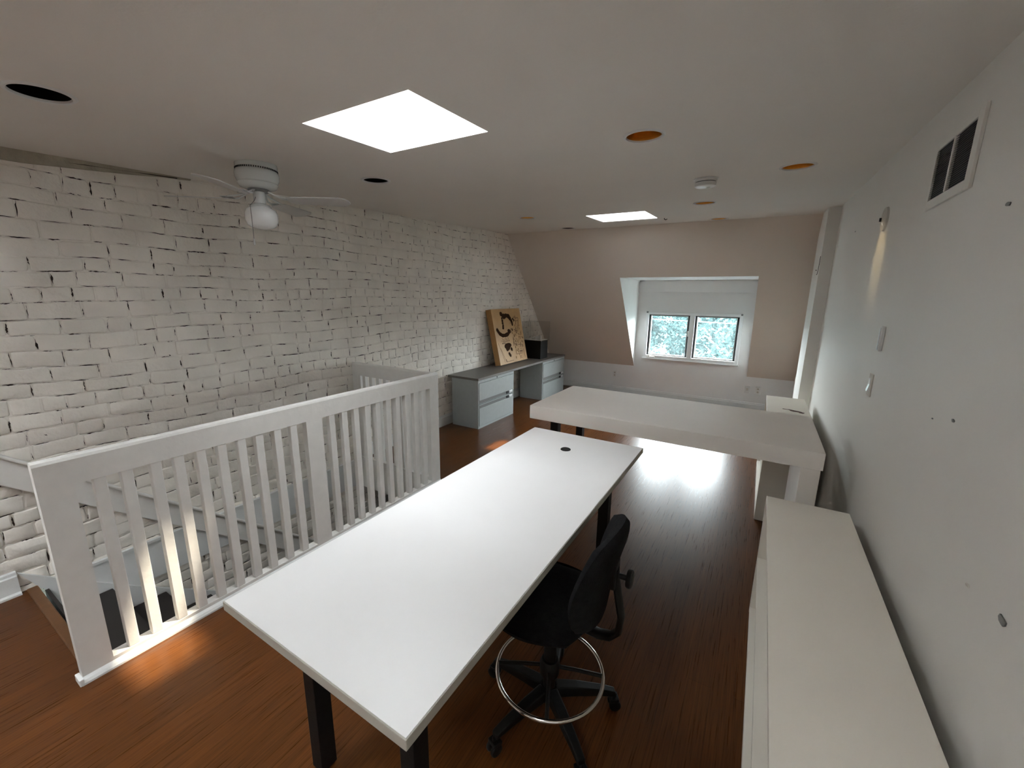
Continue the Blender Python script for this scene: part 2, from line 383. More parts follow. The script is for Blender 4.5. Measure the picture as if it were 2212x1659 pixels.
# ------------------------------------------------------------------ brick wall (each brick shaped in one mesh)
def brick_wall():
    mb = MB(); rnd = random.Random(21)
    y_lo, y_hi, z_lo, z_hi = -0.35, 7.5, -1.75, 2.74
    def P(y, z, d): return (BX + d, y, z)
    # painted mortar bed
    mb.add([P(YF, -2.75, 0), P(KY + .1, -2.75, 0), P(KY + .1, 2.78, 0), P(YF, 2.78, 0)], [(0, 1, 2, 3)])
    z = z_lo; row = 0
    def wob(y, z): return 0.014 * math.sin(y * 1.3 + z * 2.1) + 0.009 * math.sin(y * 3.7 + z * 5.0 + 1) + 0.004 * math.sin(y * 9.1 - z * 7.0)
    while z < z_hi:
        h = rnd.choice((0.078, 0.084, 0.088, 0.093, 0.098)) ; header = (row % 7 == 3)
        y = y_lo - rnd.random() * 0.15
        skew = rnd.uniform(-0.002, 0.002)
        rough = 1.0 + (0.9 if z < 0.6 else 0)
        while y < y_hi:
            L = rnd.uniform(0.10, 0.13) if (header or rnd.random() < 0.16) else rnd.uniform(0.20, 0.235)
            j = rnd.uniform(0.0022, 0.0045)
            zj = rnd.uniform(0.0018, 0.0036)
            y0, y1, z0, z1 = y + j, y + L - j, z + zj, z + h - zj
            dep = rnd.uniform(0.0022, 0.0055) * (1.9 if z < 0.75 and y < 3 else 1)
            rad = rnd.uniform(0.006, 0.016)
            pts = []
            for (cy_, cz_, a0) in ((y1 - rad, z1 - rad, 0), (y0 + rad, z1 - rad, 90), (y0 + rad, z0 + rad, 180), (y1 - rad, z0 + rad, 270)):
                for da in (8, 45, 82):
                    a = R(a0 + da)
                    pts.append([cy_ + rad * math.cos(a), cz_ + rad * math.sin(a)])
            # extra points on the long sides
            long_t = [[y0 + (y1 - y0) * t, z1] for t in (0.66, 0.33)]
            long_b = [[y0 + (y1 - y0) * t, z0] for t in (0.33, 0.66)]
            pts = pts[:3] + long_t + pts[3:9] + long_b + pts[9:]
            jm = 0.0026 * rough
            for p in pts:
                p[0] += rnd.uniform(-jm, jm); p[1] += rnd.uniform(-jm, jm)
                p[1] += wob(p[0], p[1]) + skew
            cy_, cz_ = sum(p[0] for p in pts) / len(pts), sum(p[1] for p in pts) / len(pts)
            n = len(pts)
            tilt = rnd.uniform(-0.003, 0.003) * rough; tz = rnd.uniform(-0.008, 0.008) * rough
            vs = [P(p[0], p[1], -0.001) for p in pts]
            for k, (sh, dd) in enumerate(((0.0025, 0.6), (0.0075, 1.0))):
                for p in pts:
                    dy, dz = cy_ - p[0], cz_ - p[1]; dl = math.hypot(dy, dz)
                    q = (p[0] + dy / dl * sh, p[1] + dz / dl * sh)
                    vs.append(P(q[0], q[1], dep * dd + (q[0] - cy_) * tilt + (q[1] - cz_) * tz))
            fs = []
            for k in range(2):
                for i in range(n):
                    fs.append((k * n + i, k * n + (i + 1) % n, (k + 1) * n + (i + 1) % n, (k + 1) * n + i))
            fs.append(tuple(range(2 * n, 3 * n)))
            mb.add(vs, fs, 0, True)
            # cracks where the paint has not closed the joint
            def crack(a, b, wd, mi=1):
                k = rnd.randint(5, 9); top = []; bot = []
                dx, dz_ = b[0] - a[0], b[1] - a[1]; L_ = math.hypot(dx, dz_); nx, nz = -dz_ / L_, dx / L_
                for i in range(k + 1):
                    t = i / k; ww = wd * (0.25 + 0.95 * rnd.random()) * min(1, 3.2 * min(t, 1 - t) + 0.12)
                    ox = rnd.uniform(-.0015, .0015)
                    cx, cc = a[0] + dx * t + nx * ox, a[1] + dz_ * t + nz * ox
                    cc += wob(cx, cc) + skew
                    top.append(P(cx + nx * ww / 2, cc + nz * ww / 2, 0.0026)); bot.append(P(cx - nx * ww / 2, cc - nz * ww / 2, 0.0026))
                mb.add(bot + top, [(i, i + 1, k + 2 + i, k + 1 + i) for i in range(k)], mi)
            if rnd.random() < 0.74:
                t0 = rnd.random() * 0.45; t1 = min(1, t0 + rnd.uniform(0.35, 0.9))
                crack((y + L, z + h * t0), (y + L + rnd.uniform(-.004, .004), z + h * t1), rnd.choice((0.0035, 0.0045, 0.006, 0.0095)))
            for q in range(3):
                if rnd.random() < 0.55:
                    t0 = rnd.random() * 0.7; t1 = min(1.05, t0 + rnd.uniform(0.12, 0.55))
                    crack((y + L * t0, z + 0.0), (y + L * t1, z + rnd.uniform(-.002, .002)), rnd.choice((0.003, 0.004, 0.0055, 0.0075)))
            if rnd.random() < 0.04:
                q = (y + L * rnd.random(), z + h * rnd.random())
                crack(q, (q[0] + .012, q[1] + rnd.uniform(-.01, .01)), 0.007)
            y += L
        z += h; row += 1
    o = mb.build('wall_left', [M['brickpaint'], M['gap']], fix=True)
    return struct(o)
brick_wall()
# rough brown trim along the top of the brick, ends near the fan
tb = MB()
N = 26; vs = []
rnd = random.Random(4)
for i in range(N + 1):
    y = YF + (1.50 - YF) * i / N
    wd = 0.062 * min(1, (1.54 - y) / 0.9 + 0.08) + rnd.uniform(-.003, .003)
    zt = cz(BX, y)
    vs += [(BX + .004, y, zt), (BX + .024, y, zt), (BX + .020, y, zt - wd), (BX + .004, y, zt - wd)]
fs = []
for i in range(N):
    a, b = i * 4, i * 4 + 4
    fs += [(a + k, a + (k + 1) % 4, b + (k + 1) % 4, b + k) for k in range(4)]
tb.add(vs, fs)
struct(tb.build('trim_2', M['scrape']))
cl = MB()
for (ya, yb, za, zb) in ((-.4, 1.42, -.066, -.010),):
    cl.tube([(BX + .018, ya + (yb - ya) * t / 12, cz(BX, ya + (yb - ya) * t / 12) + za + (zb - za) * t / 12 + rnd.uniform(-.002, .002)) for t in range(13)], [0.003 + rnd.random() * .003 for _ in range(13)], 6)
struct(cl.build('trim_3', M['gap']))

# baseboards
def base_profile(h): return [(0, 0), (0.020, 0), (0.020, h - .03), (0.014, h - .022), (0.012, h - .006), (0.006, h), (0, h)]
bb = MB()
bb.prism([(BX + .008 + a, b) for a, b in base_profile(0.145)], 1, YF, 0.33)
bb.add([(BX + .030, YF, 0), (BX + .045, YF, 0), (BX + .045, YF, .012), (BX + .03, YF, .02), (BX + .030, .33, 0), (BX + .045, .33, 0), (BX + .045, .33, .012), (BX + .03, .33, .02)], [(0, 1, 5, 4), (1, 2, 6, 5), (2, 3, 7, 6), (4, 5, 6, 7)])
bb.prism([(BX + .008 + a, b) for a, b in base_profile(0.145)], 1, 2.80, KY)
struct(bb.build('baseboard_left', M['trim']))
bk = MB().prism([(KY - a, b) for a, b in base_profile(0.11)], 0, BX, WX)
struct(bk.build('baseboard_back', M['trim']))
br = MB().prism([(WX - a * .7, b) for a, b in base_profile(0.11)], 1, YF, 5.27)
br.prism([(WX - a * .7, b) for a, b in base_profile(0.11)], 1, 5.93, KY)
struct(br.build('baseboard_right', M['trim']))

# ------------------------------------------------------------------ stairwell
bandm = MB()
bandm.box(BX + .004, BX + .020, 0.60, SY1, -0.28, 0.0)
bandm.box(BX + .004, BX + .032, 0.56, SY1, -0.006, 0.012)
struct(bandm.build('trim_4', M['trim']))
sw = MB()
sw.add([(SX1, SY0 - .02, 0), (SX1, 4.6, 0), (SX1, 4.6, -2.75), (SX1, SY0 - .02, -2.75)], [(0, 1, 2, 3)])
struct(MB().add([(BX + .04, .389, -.03), (SX1, .389, -.03), (SX1, .389, -2.75), (BX + .04, .389, -2.75)], [(0, 1, 2, 3)]).build('wall_stairwell_near', M['wall']))
sw.add([(SX0, SY1, 0), (SX1, SY1, 0), (SX1, SY1, -.3), (SX0, SY1, -.3)], [(0, 1, 2, 3)])
sw.add([(SX0, SY1, -.3), (SX1, SY1, -.3), (SX1, 4.6, -.3), (SX0, 4.6, -.3)], [(0, 1, 2, 3)])
sw.add([(SX0, 4.6, 0), (SX1, 4.6, 0), (SX1, 4.6, -2.75), (SX0, 4.6, -2.75)], [(0, 1, 2, 3)])
struct(sw.build('wall_stairwell', M['wall']))
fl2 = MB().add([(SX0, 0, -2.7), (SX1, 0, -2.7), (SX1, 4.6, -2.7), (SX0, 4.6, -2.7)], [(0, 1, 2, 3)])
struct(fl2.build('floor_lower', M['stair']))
st = thing('staircase', 'dark stair flight descending behind the long white railing', 'staircase', (-3.0, SY0, 0))
RUN, RISE, NS = 0.265, 0.205, 12
def loc(mb, o):  # shift world-built mesh to the parent's frame
    return mb.xf(Matrix.Translation(-o.location))
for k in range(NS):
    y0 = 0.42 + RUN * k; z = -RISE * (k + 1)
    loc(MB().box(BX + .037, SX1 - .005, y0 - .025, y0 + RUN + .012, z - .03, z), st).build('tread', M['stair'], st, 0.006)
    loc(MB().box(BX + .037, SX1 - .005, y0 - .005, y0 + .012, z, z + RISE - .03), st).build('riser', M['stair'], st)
sk = []
top = [(0.333, 0.135), (0.455, 0.030), (0.635, -0.123), (0.833, -0.285), (0.42 + RUN * NS, -0.281 - (0.42 + RUN * NS - 0.833) * RISE / RUN)]
low = []
for k in range(NS, 0, -1):
    yk = 0.42 + RUN * (k - 1)
    low += [(yk + RUN, -RISE * k - (0.0)), (yk, -RISE * k)]
low += [(0.42, -0.03), (0.40, 0.0)]
loc(MB().prism(top + low, 0, BX + .016, BX + .036), st).build('skirt_board', M['trim'], st)
ns = MB().box(SX0 + .03, SX1 + .03, SY0 - .034, SY0 + .012, -.028, 0.008)
no = tag(ns.build('stair_nosing', M['nosing'], None, 0.006), 'reddish wood nosing strip along the near edge of the stair opening', 'nosing')

# handrail board on the brick wall, sloping down the stairs
hs = 0.842
hb = [(0.02, 0.842 + (0.387 - 0.02) * hs), (3.6, 0.842 - (3.6 - 0.387) * hs), (3.6, 0.670 - (3.6 - 0.359) * hs), (0.02, 0.670 + (0.359 - 0.02) * hs)]
hb[0] = (-0.25, 0.842 + (0.387 + 0.25) * hs - .0); hb[3] = (-0.25, 0.670 + (0.359 + .25) * hs)
hr = thing('stair_handrail', 'flat white handrail board sloping down across the brick wall', 'handrail', (BX, 0.387, 0.8))
loc(MB().prism(hb, 0, BX + .012, BX + .040), hr).build('board', M['rail'], hr, 0.006)
hc = [(p[0], p[1] + .004) for p in hb[:2]] + [(hb[1][0], hb[1][1] - .024), (hb[0][0], hb[0][1] - .024)]
loc(MB().prism(hc, 0, BX + .040, BX + .062), hr).build('rounded_cap', M['rail'], hr, 0.009, 3)

# ------------------------------------------------------------------ railings
RX = -2.428
def railing_parts(root, length, posts, bals, zt=1.056, zb=0.928):
    """local frame: runs along +Y from 0, front face at x = 0, back at x = -0.045"""
    T = 0.044
    prof = [(-T, zb), (0, zb), (0, zt - .018), (-.005, zt - .006), (-.014, zt), (-T + .014, zt), (-T + .005, zt - .006), (-T, zt - .018)]
    MB().prism(prof, 1, 0, length).build('top_rail', M['rail'], root)
    for (a, b) in posts:
        MB().box(-T, 0, a, b, 0.0, zb).build('post', M['rail'], root)
    MB().box(-T - .012, -.002, 0.02, length - .01, 0.0, 0.052).build('bottom_rail', M['rail'], root, 0.003)
    for y in bals:
        MB().box(-T + .004, -.003, y, y + .043, 0.052, zb).build('baluster', M['rail'], root, 0.0025, 1)
    MB().prism([(0, 0), (.016, 0), (.016, .010), (.010, .022), (0, .034)], 1, -.008, length).build('base_moulding', M['trim'], root)
r1 = thing('stair_railing', 'long white slatted railing beside the front table along the stair opening', 'railing', (RX, 0.33, 0))
bl = [0.496, 0.588, 0.695, 0.789, 0.886, 0.985, 1.085, 1.182, 1.289, 1.390] + [1.662, 1.763, 1.861, 1.959, 2.059, 2.160, 2.261, 2.362, 2.461, 2.557]
railing_parts(r1, 2.765 - .33, [(0, .107), (1.494 - .33, 1.606 - .33), (2.655 - .33, 2.765 - .33)], [b - .33 for b in bl])
MB().box(-.050, .016, -.016, 0, 0, .034).build('base_moulding', M['trim'], r1, .003)
r2_ = thing('stair_railing', 'short white slatted railing joining the long one to the brick wall', 'railing', (RX - .060, 2.761, 0), PI / 2)
LL = (RX - .060) - (BX + .012)
railing_parts(r2_, LL, [(LL - .115, LL)], [0.07 + 0.0985 * k for k in range(9)], 1.054, 0.925)

# ------------------------------------------------------------------ dormer window
wn_ = thing('casement_window', 'white double casement window with dark gaskets in the dormer', 'window', ((WL + WR) / 2, KY, WB))
wn_['kind'] = 'structure'
wn_.name = 'window_1'
del wn_['category']
def lw(mb): return loc(mb, wn_)
f = MB()
y0, y1 = KY - .028, KY + .09
fwid = 0.05
f.box(WL, WL + fwid, y0, y1, WB, WT); f.box(WR - fwid, WR, y0, y1, WB, WT)
f.box(WL + fwid, WR - fwid, y0, y1, WT - .042, WT); f.box(WL + fwid, WR - fwid, y0, y1, WB, WB + .052)
cxm = -0.982
f.box(cxm - .04, cxm + .04, y0, y1, WB + .052, WT - .042)
lw(f).build('window_frame', M['frame'], wn_, .003)
sash = MB()
sash.box(WL - .015, WR + .015, KY - .040, KY - .0, WB - .02, WB + .002)
lw(sash).build('window_sill', M['frame'], wn_, .003)
for (a, b) in ((WL + fwid, cxm - .04), (cxm + .04, WR - fwid)):
    z0, z1 = WB + .052, WT - .042
    g = MB(); gw = 0.026
    g.box(a, a + gw, y0 + .030, y1 - .01, z0, z1); g.box(b - gw, b, y0 + .030, y1 - .01, z0, z1)
    g.box(a + gw, b - gw, y0 + .030, y1 - .01, z1 - .014, z1); g.box(a + gw, b - gw, y0 + .030, y1 - .01, z0, z0 + .008)
    go = lw(g).build('sash', M['rubber'], wn_)
    s2 = MB(); h2 = .012
    s2.box(a + gw, a + gw + h2, y0 + .045, y1 - .03, z0 + .008, z1 - .014); s2.box(b - gw - h2, b - gw, y0 + .045, y1 - .03, z0 + .008, z1 - .014)
    s2.box(a + gw + h2, b - gw - h2, y0 + .045, y1 - .03, z1 - .024, z1 - .014); s2.box(a + gw + h2, b - gw - h2, y0 + .045, y1 - .03, z0 + .008, z0 + .020)
    s2.xf(Matrix.Translation(-wn_.location))
    s2.build('glazing_bead', M['frame'], go)
    pn = MB().add([(a + gw, KY + .045, z0), (b - gw, KY + .045, z0), (b - gw, KY + .045, z1), (a + gw, KY + .045, z1)], [(0, 1, 2, 3)])
    lw(pn).build('pane', M['pane'], wn_)
lw(MB().box(cxm - .052, cxm - .028, y0 - .012, y0 + .004, 1.10, 1.19).box(cxm - .048, cxm - .036, y0 - .026, y0 - .01, 1.13, 1.17)).build('latch', M['plate'], wn_, .003)
lw(MB().box(WL + .06, WL + .20, y0 - .014, y0 + .002, WB + .012, WB + .028).box(WL + .10, WL + .115, y0 - .03, y0, WB + .02, WB + .06)).build('crank_handle', M['plate'], wn_, .003)
for xx in (WL + .01, WR - .035):
    lw(MB().box(xx, xx + .028, y0 - .018, y0 + .004, WT - .018, WT + .010)).build('shade_bracket', M['cabdark'], wn_)

# ------------------------------------------------------------------ outside: trees, neighbour's house, wires
def tree(x, y, z0, h, r, n, label, seed):
    rnd = random.Random(seed)
    o = thing('tree', label, 'tree', (x, y, z0), 0, 'trees outside the window')
    t = MB(); t.tube([(0, 0, 0), (.1, 0, h * .4), (-.05, .1, h * .75)], [.22, .16, .06], 10)
    for k in range(7):
        a = k * 0.9; zz = h * (.35 + .06 * k)
        t.tube([(0.05, 0, zz), (math.cos(a) * r * .4, math.sin(a) * r * .4, zz + .6), (math.cos(a) * r * .75, math.sin(a) * r * .75, zz + 1.0)], [.07, .045, .015], 6)
    t.build('trunk', M['bark'], o)
    m = MB()
    cl_ = [(rnd.gauss(0, r * .45), rnd.gauss(0, r * .4), h * .68 + rnd.gauss(0, h * .16), rnd.uniform(.35, .8)) for _ in range(26)]
    for i in range(n):
        c = rnd.choice(cl_); a, b = rnd.uniform(0, 2 * PI), math.acos(rnd.uniform(-1, 1)); rr = c[3] * rnd.uniform(.6, 1.05)
        p = Vector((c[0] + rr * math.sin(b) * math.cos(a), c[1] + rr * math.sin(b) * math.sin(a), c[2] + rr * math.cos(b)))
        u = Vector((rnd.gauss(0, 1), rnd.gauss(0, 1), rnd.gauss(0, 1))).normalized(); v = u.cross(Vector((rnd.gauss(0, 1), rnd.gauss(0, 1), rnd.gauss(0, 1)))).normalized()
        s = rnd.uniform(.05, .11)
        m.add([p - u * s, p + v * s * .5, p + u * s, p - v * s * .5], [(0, 1, 2, 3)])
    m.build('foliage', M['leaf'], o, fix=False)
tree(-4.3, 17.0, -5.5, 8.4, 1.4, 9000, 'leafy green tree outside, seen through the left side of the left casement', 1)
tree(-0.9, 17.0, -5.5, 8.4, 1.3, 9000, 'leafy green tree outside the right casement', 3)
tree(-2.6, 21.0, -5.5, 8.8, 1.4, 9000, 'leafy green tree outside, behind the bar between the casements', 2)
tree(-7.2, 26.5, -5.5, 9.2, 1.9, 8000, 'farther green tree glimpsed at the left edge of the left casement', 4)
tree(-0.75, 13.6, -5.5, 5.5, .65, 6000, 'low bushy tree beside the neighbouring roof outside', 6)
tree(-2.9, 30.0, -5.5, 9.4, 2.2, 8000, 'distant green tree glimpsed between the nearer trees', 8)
hs_ = thing('neighbour_house', 'pale neighbouring house with a gable roof below the left casement', 'house', (-3.3, 10.9, -5.5))
MB().box(-1.6, 1.6, -1.2, 1.6, 0, 4.4).build('wall', M['siding'], hs_)
MB().prism([(-1.9, 4.3), (1.9, 4.3), (0, 5.9)], 1, -1.5, 1.9).build('roof', M['roofing'], hs_)
wr = MB()
wr.tube([(-9, 11, 1.45), (-4, 10.6, 1.24), (0, 10.4, 1.17), (4, 10.2, 1.20)], .012, 6)
tag(wr.build('utility_wire', M['siding']), 'pale overhead wire crossing the view outside the casements', 'wire')
gr = MB().add([(-300, -300, -5.5), (300, -300, -5.5), (300, 500, -5.5), (-300, 500, -5.5)], [(0, 1, 2, 3)])
struct(gr.build('ground', M['ground']))

# ------------------------------------------------------------------ front table
ft = thing('white_table', 'long white laminate table on black legs in front, with a black cable grommet', 'table', (-0.909, 1.475, 0))
TX0, TX1, TY0, TY1, TZ = -1.2871, -0.5309, 0.4759, 2.474, 0.83
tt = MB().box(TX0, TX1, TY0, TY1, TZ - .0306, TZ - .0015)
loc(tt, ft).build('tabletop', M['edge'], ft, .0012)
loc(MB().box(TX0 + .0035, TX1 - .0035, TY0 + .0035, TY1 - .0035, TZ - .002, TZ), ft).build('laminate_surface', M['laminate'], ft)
for (x, y) in ((-1.24, .66), (-.765, .66), (-1.24, 2.2), (-.705, 2.2)):
    lo = loc(MB().box(x, x + .06, y, y + .06, 0.012, TZ - .0306), ft).build('leg', M['black'], ft, .003)
    loc(MB().lathe([(0.001, 0), (.022, 0), (.022, .013), (.001, .013)], 16, (x + .03, y + .03, 0)), ft).build('foot', M['plastic'], lo)
fr_ = MB().box(-1.235, -.71, .675, .705, TZ - .075, TZ - .031).box(-1.235, -.65, 2.215, 2.245, TZ - .075, TZ - .031)
fr_.box(-1.225, -1.195, .705, 2.215, TZ - .075, TZ - .031)
loc(fr_, ft).build('underframe', M['black'], ft)
g = MB().lathe([(.001, .0032), (.021, .0032), (.0215, .0015), (.0235, .0015), (.0245, .004), (.029, .004), (.031, .0005), (.001, .0005)], 32, (-.925, 2.190, TZ))
loc(g, ft).build('grommet', M['plastic'], ft)

# ------------------------------------------------------------------ far table
fx0, fx1, fy0, fy1, fz, fth = -1.4236, 0.380, 2.6501, 3.4803, 0.9288, 0.0997
f2 = thing('thick_white_table', 'thick-edged cream white table standing across the room behind the front table', 'table', (-.52, 3.06, 0))
loc(MB().box(fx0, fx1, fy0, fy1, fz - fth, fz - .002), f2).build('tabletop', M['warmlam'], f2, .0015)
loc(MB().box(fx0 + .001, fx1 - .001, fy0 + .001, fy1 - .001, fz - .003, fz), f2).build('laminate_surface', M['warmlam'], f2)
for (x, y) in ((-1.272, 2.70), (-1.335, 3.38)):
    loc(MB().box(x, x + .06, y, y + .06, 0, fz - fth), f2).build('leg', M['black'], f2, .003)
loc(MB().box(.281, .371, fy0 + .002, 3.24, 0, fz - fth), f2).build('panel_leg', M['warmlam'], f2, .002)

# ------------------------------------------------------------------ low shelf units along the right wall
def shelf_unit(root, x0, x1, y0, y1, h, mid, div):
    t = .02
    L = lambda m: loc(m, root)
    L(MB().box(x0, x1, y0, y1, h - t, h)).build('top_panel', M['shelf'], root, .0015)
    for y in [y0, y1 - t]:
        L(MB().box(x0, x1, y, y + t, 0, h - t)).build('side_panel', M['shelf'], root, .001)
    L(MB().box(x1 - .012, x1, y0 + t, y1 - t, 0, h - t)).build('back_panel', M['shelf'], root)
    L(MB().box(x0 + .001, x1 - .012, y0 + t, y1 - t, mid - t, mid)).build('shelf', M['shelf'], root, .001)
    L(MB().box(x0 + .001, x1 - .012, y0 + t, y1 - t, 0.0, .035)).build('bottom_panel', M['shelf'], root, .001)
    if div:
        for y in div:
            L(MB().box(x0 + .004, x1 - .012, y, y + t, .035, mid - t)).build('divider', M['shelf'], root)
            L(MB().box(x0 + .004, x1 - .012, y, y + t, mid, h - t)).build('divider', M['shelf'], root)
s1 = thing('low_shelf_unit', 'long low cream open shelf unit along the right wall, nearest the viewer', 'shelf unit', (.307, 1.5, 0))
shelf_unit(s1, .1335, .4835, .45, 2.4444, .7082, .3493, None)
s2 = thing('low_shelf_unit', 'cream low shelf unit with a brown stain, behind the thick-edged table by the corner pier', 'shelf unit', (.30, 4.27, 0))
shelf_unit(s2, .134, .462, 3.597, 4.95, .752, .36, None)
rnd = random.Random(5)
def blob(cx, cy, rx, ry, n, rnd, rot=0, jit=.25):
    pts = []
    for k in range(n):
        a = 2 * PI * k / n; q = 1 + rnd.uniform(-jit, jit)
        x, y = rx * q * math.cos(a), ry * q * math.sin(a)
        pts.append((cx + x * math.cos(rot) - y * math.sin(rot), cy + x * math.sin(rot) + y * math.cos(rot)))
    return pts
stn = MB()
for (cx_, cy_, rx_, ry_) in ((.36, 4.36, .045, .022), (.33, 4.39, .035, .014), (.40, 4.33, .022, .018), (.295, 4.40, .022, .006), (.27, 4.405, .012, .009)):
    stn.prism(blob(cx_, cy_, rx_, ry_, 14, rnd, -.35), 2, .752, .7535)
loc(stn, s2).build('brown_stain', M['stain'], s2)['label'] = 'dark brown stain on the top'

# ------------------------------------------------------------------ credenza: worktop + two file cabinets
CX = -3.039
wt = thing('grey_worktop', 'dark grey laminate worktop spanning the two filing cabinets by the brick wall', 'worktop', (-3.28, 5.59, .65))
loc(MB().box(BX + .012, CX + .012, 4.222, 6.962, .652, .683), wt).build('slab', M['cabtop'], wt, .003)
def cabinet(name, label, y0, y1):
    o = thing(name, label, 'filing cabinet', ((BX + CX) / 2, (y0 + y1) / 2, 0), 0, 'grey lateral filing cabinets')
    L = lambda m: loc(m, o)
    x0 = BX + .07; H = .650
    L(MB().box(x0, CX - .012, y0, y1, 0.0, H)).build('body', M['cab'], o, .002)
    fr = MB(); e = .016
    fr.box(CX - .012, CX, y0, y0 + e, 0, H); fr.box(CX - .012, CX, y1 - e, y1, 0, H)
    fr.box(CX - .012, CX, y0 + e, y1 - e, H - .036, H); fr.box(CX - .012, CX, y0 + e, y1 - e, 0, .030)
    L(fr).build('face_frame', M['cab'], o, .001)
    L(MB().box(CX - .012, CX - .008, y0 + e, y1 - e, .03, H - .036)).build('recess', M['rubber'], o)
    L(MB().lathe([(.001, 0), (.011, 0), (.011, .006), (.001, .006)], 14).xf(Matrix.Translation((CX - .004, (y0 + y1) / 2, H - .017)) @ Matrix.Rotation(PI / 2, 4, 'Y'))).build('lock', M['rubber'], o)
    for (z0, z1) in ((.036, .326), (.334, .609)):
        a, b = y0 + e + .005, y1 - e - .005
        up_ = z0 > .3
        if up_: pull = (z0 + .004, z0 + .050)       # upper drawer: pull groove along its lower edge
        else: pull = (z1 - .052, z1 - .010)
        d = MB()
        if up_:
            d.box(CX - .006, CX + .006, a, b, pull[1], z1)
            d.box(CX - .006, CX + .003, a, b, z0, pull[0])
        else:
            d.box(CX - .006, CX + .006, a, b, z0, pull[0])
            d.box(CX - .006, CX + .004, a, b, pull[1], z1)
        dr = L(d).build('drawer', M['cab'], o, .001)
        gz = (pull[0] + pull[1]) / 2
        gm_ = MB().box(CX - .008, CX - .003, a, b, pull[0], pull[1])
        L(gm_).build('pull_groove', M['cabdark'], dr)
        L(MB().box(CX - .004, CX + .004, b - .175, b - .120, gz - .017, gz + .017)).build('latch_slot', M['rubber'], dr)
        L(MB().box(CX - .004, CX + .008, b - .108, b - .018, gz - .017, gz + .017)).build('label_holder', M['silver'], dr, .003)
    return o
cabinet('filing_cabinet', 'grey two-drawer lateral filing cabinet nearest the stair railing', 4.232, 5.130)
cabinet('filing_cabinet', 'grey two-drawer lateral filing cabinet in the corner beyond the kneehole', 6.078, 6.955)

# ------------------------------------------------------------------ carved wooden site model leaning on the brick wall
bd = thing('relief_board', 'carved plywood site-plan board leaning against the brick wall on the worktop', 'model board', (-3.375, 5.57, .684))
BW, BH, BT = 0.83, 0.845, 0.095
lean = math.asin(.150 / BH)
# local frame of the board: a = along +y (0..BW), b = up the board, c = out of the board
e_a = Vector((0, 1, 0)); e_b = Vector((-math.sin(lean), -0.06, math.cos(lean))).normalized(); e_a = (e_a - e_b * e_a.dot(e_b)).normalized(); e_c = e_a.cross(e_b).normalized()
e_a = Vector((0, 1, 0)); 
O = Vector((0, -BW / 2, 0))
def bp(a, b, c): return O + e_a * a + e_b * b + e_c * c
def bprism(mb, poly, c0, c1):
    n = len(poly)
    vs = [bp(a, b, c0) for a, b in poly] + [bp(a, b, c1) for a, b in poly]
    mb.add(vs, [tuple(range(n))[::-1], tuple(range(n, 2 * n))] + [(i, (i + 1) % n, n + (i + 1) % n, n + i) for i in range(n)])
b0 = MB(); bprism(b0, rect(0, BW, 0, BH), 0, BT - .004); b0.build('block', M['woodside'], bd, .001)
b1 = MB(); bprism(b1, rect(0, BW, 0, BH), BT - .004, BT)
S = lambda u, v: (u * BW, (1 - v) * BH)
def strip(mb, pts, wd, c0=BT, c1=BT + .002):
    for (p, q) in zip(pts[:-1], pts[1:]):
        (ax, ay), (qx, qy) = S(*p), S(*q)
        L_ = math.hypot(qx - ax, qy - ay); nx, ny = -(qy - ay) / L_ * wd / 2, (qx - ax) / L_ * wd / 2
        bprism(mb, [(ax + nx, ay + ny), (ax - nx, ay - ny), (qx - nx, qy - ny), (qx + nx, qy + ny)], c0, c1)
rnd = random.Random(11)
def chain(pts, rad):
    dk = MB()
    for i in range(len(pts) - 1):
        for t in (0, .33, .66):
            u = pts[i][0] + (pts[i + 1][0] - pts[i][0]) * t; v = pts[i][1] + (pts[i + 1][1] - pts[i][1]) * t
            x, y = S(u, v); r_ = rad * rnd.uniform(.85, 1.2)
            bprism(dk, blob(x, y, r_, r_, 10, rnd, 0, .12), BT, BT + .003 + rnd.random() * .0012)
    dk.build('tree_inlay', M['burnt'], bd)
chain([(.30, .09), (.38, .14), (.46, .12), (.55, .14), (.60, .20)], .034)
chain([(.60, .20), (.64, .26), (.64, .32)], .020)
chain([(.31, .17), (.31, .30), (.29, .37)], .020)
chain([(.09, .37), (.15, .44), (.24, .48), (.34, .48), (.43, .46), (.50, .42), (.46, .40)], .028)
chain([(.69, .19), (.74, .24)], .012)
chain([(.60, .38), (.61, .42)], .010)
chain([(.28, .68), (.36, .66), (.44, .67), (.34, .72), (.30, .74)], .034)
chain([(.46, .74), (.48, .77)], .022)
chain([(.36, .82), (.40, .88)], .026)
cv = MB()
for k in range(70):
    u = rnd.uniform(.55, .93); v = rnd.uniform(.12, .72)
    if u + (.5 - v) * .25 > .98: continue
    L_ = rnd.uniform(.03, .10); 
    if rnd.random() < .5: pts = [(u, v), (min(u + L_, .96), v), (min(u + L_, .96), v + rnd.uniform(.015, .05))]
    else: pts = [(u, v), (u - .01, v + L_)]
    strip(cv, pts, rnd.choice((.004, .006, .012)))
strip(cv, [(.05, .60), (.14, .86), (.17, 1.0 - .03)], .003); strip(cv, [(.10, .70), (.22, .96), (.48, .96)], .004)
strip(cv, [(.22, .96), (.48, .96)], .009); strip(cv, [(.22, .91), (.24, .96)], .012)
strip(cv, [(.62, .77), (.62, .86), (.84, .86)], .010); strip(cv, [(.62, .77), (.84, .77)], .005); strip(cv, [(.74, .82), (.86, .82)], .028)
for k in range(5):
    strip(cv, [(.20 + .05 * k, .52 + .02 * (k % 2)), (.24 + .05 * k, .60)], .006)
strip(cv, [(.15, .57), (.30, .60), (.45, .58)], .005); strip(cv, [(.18, .62), (.28, .62)], .018)
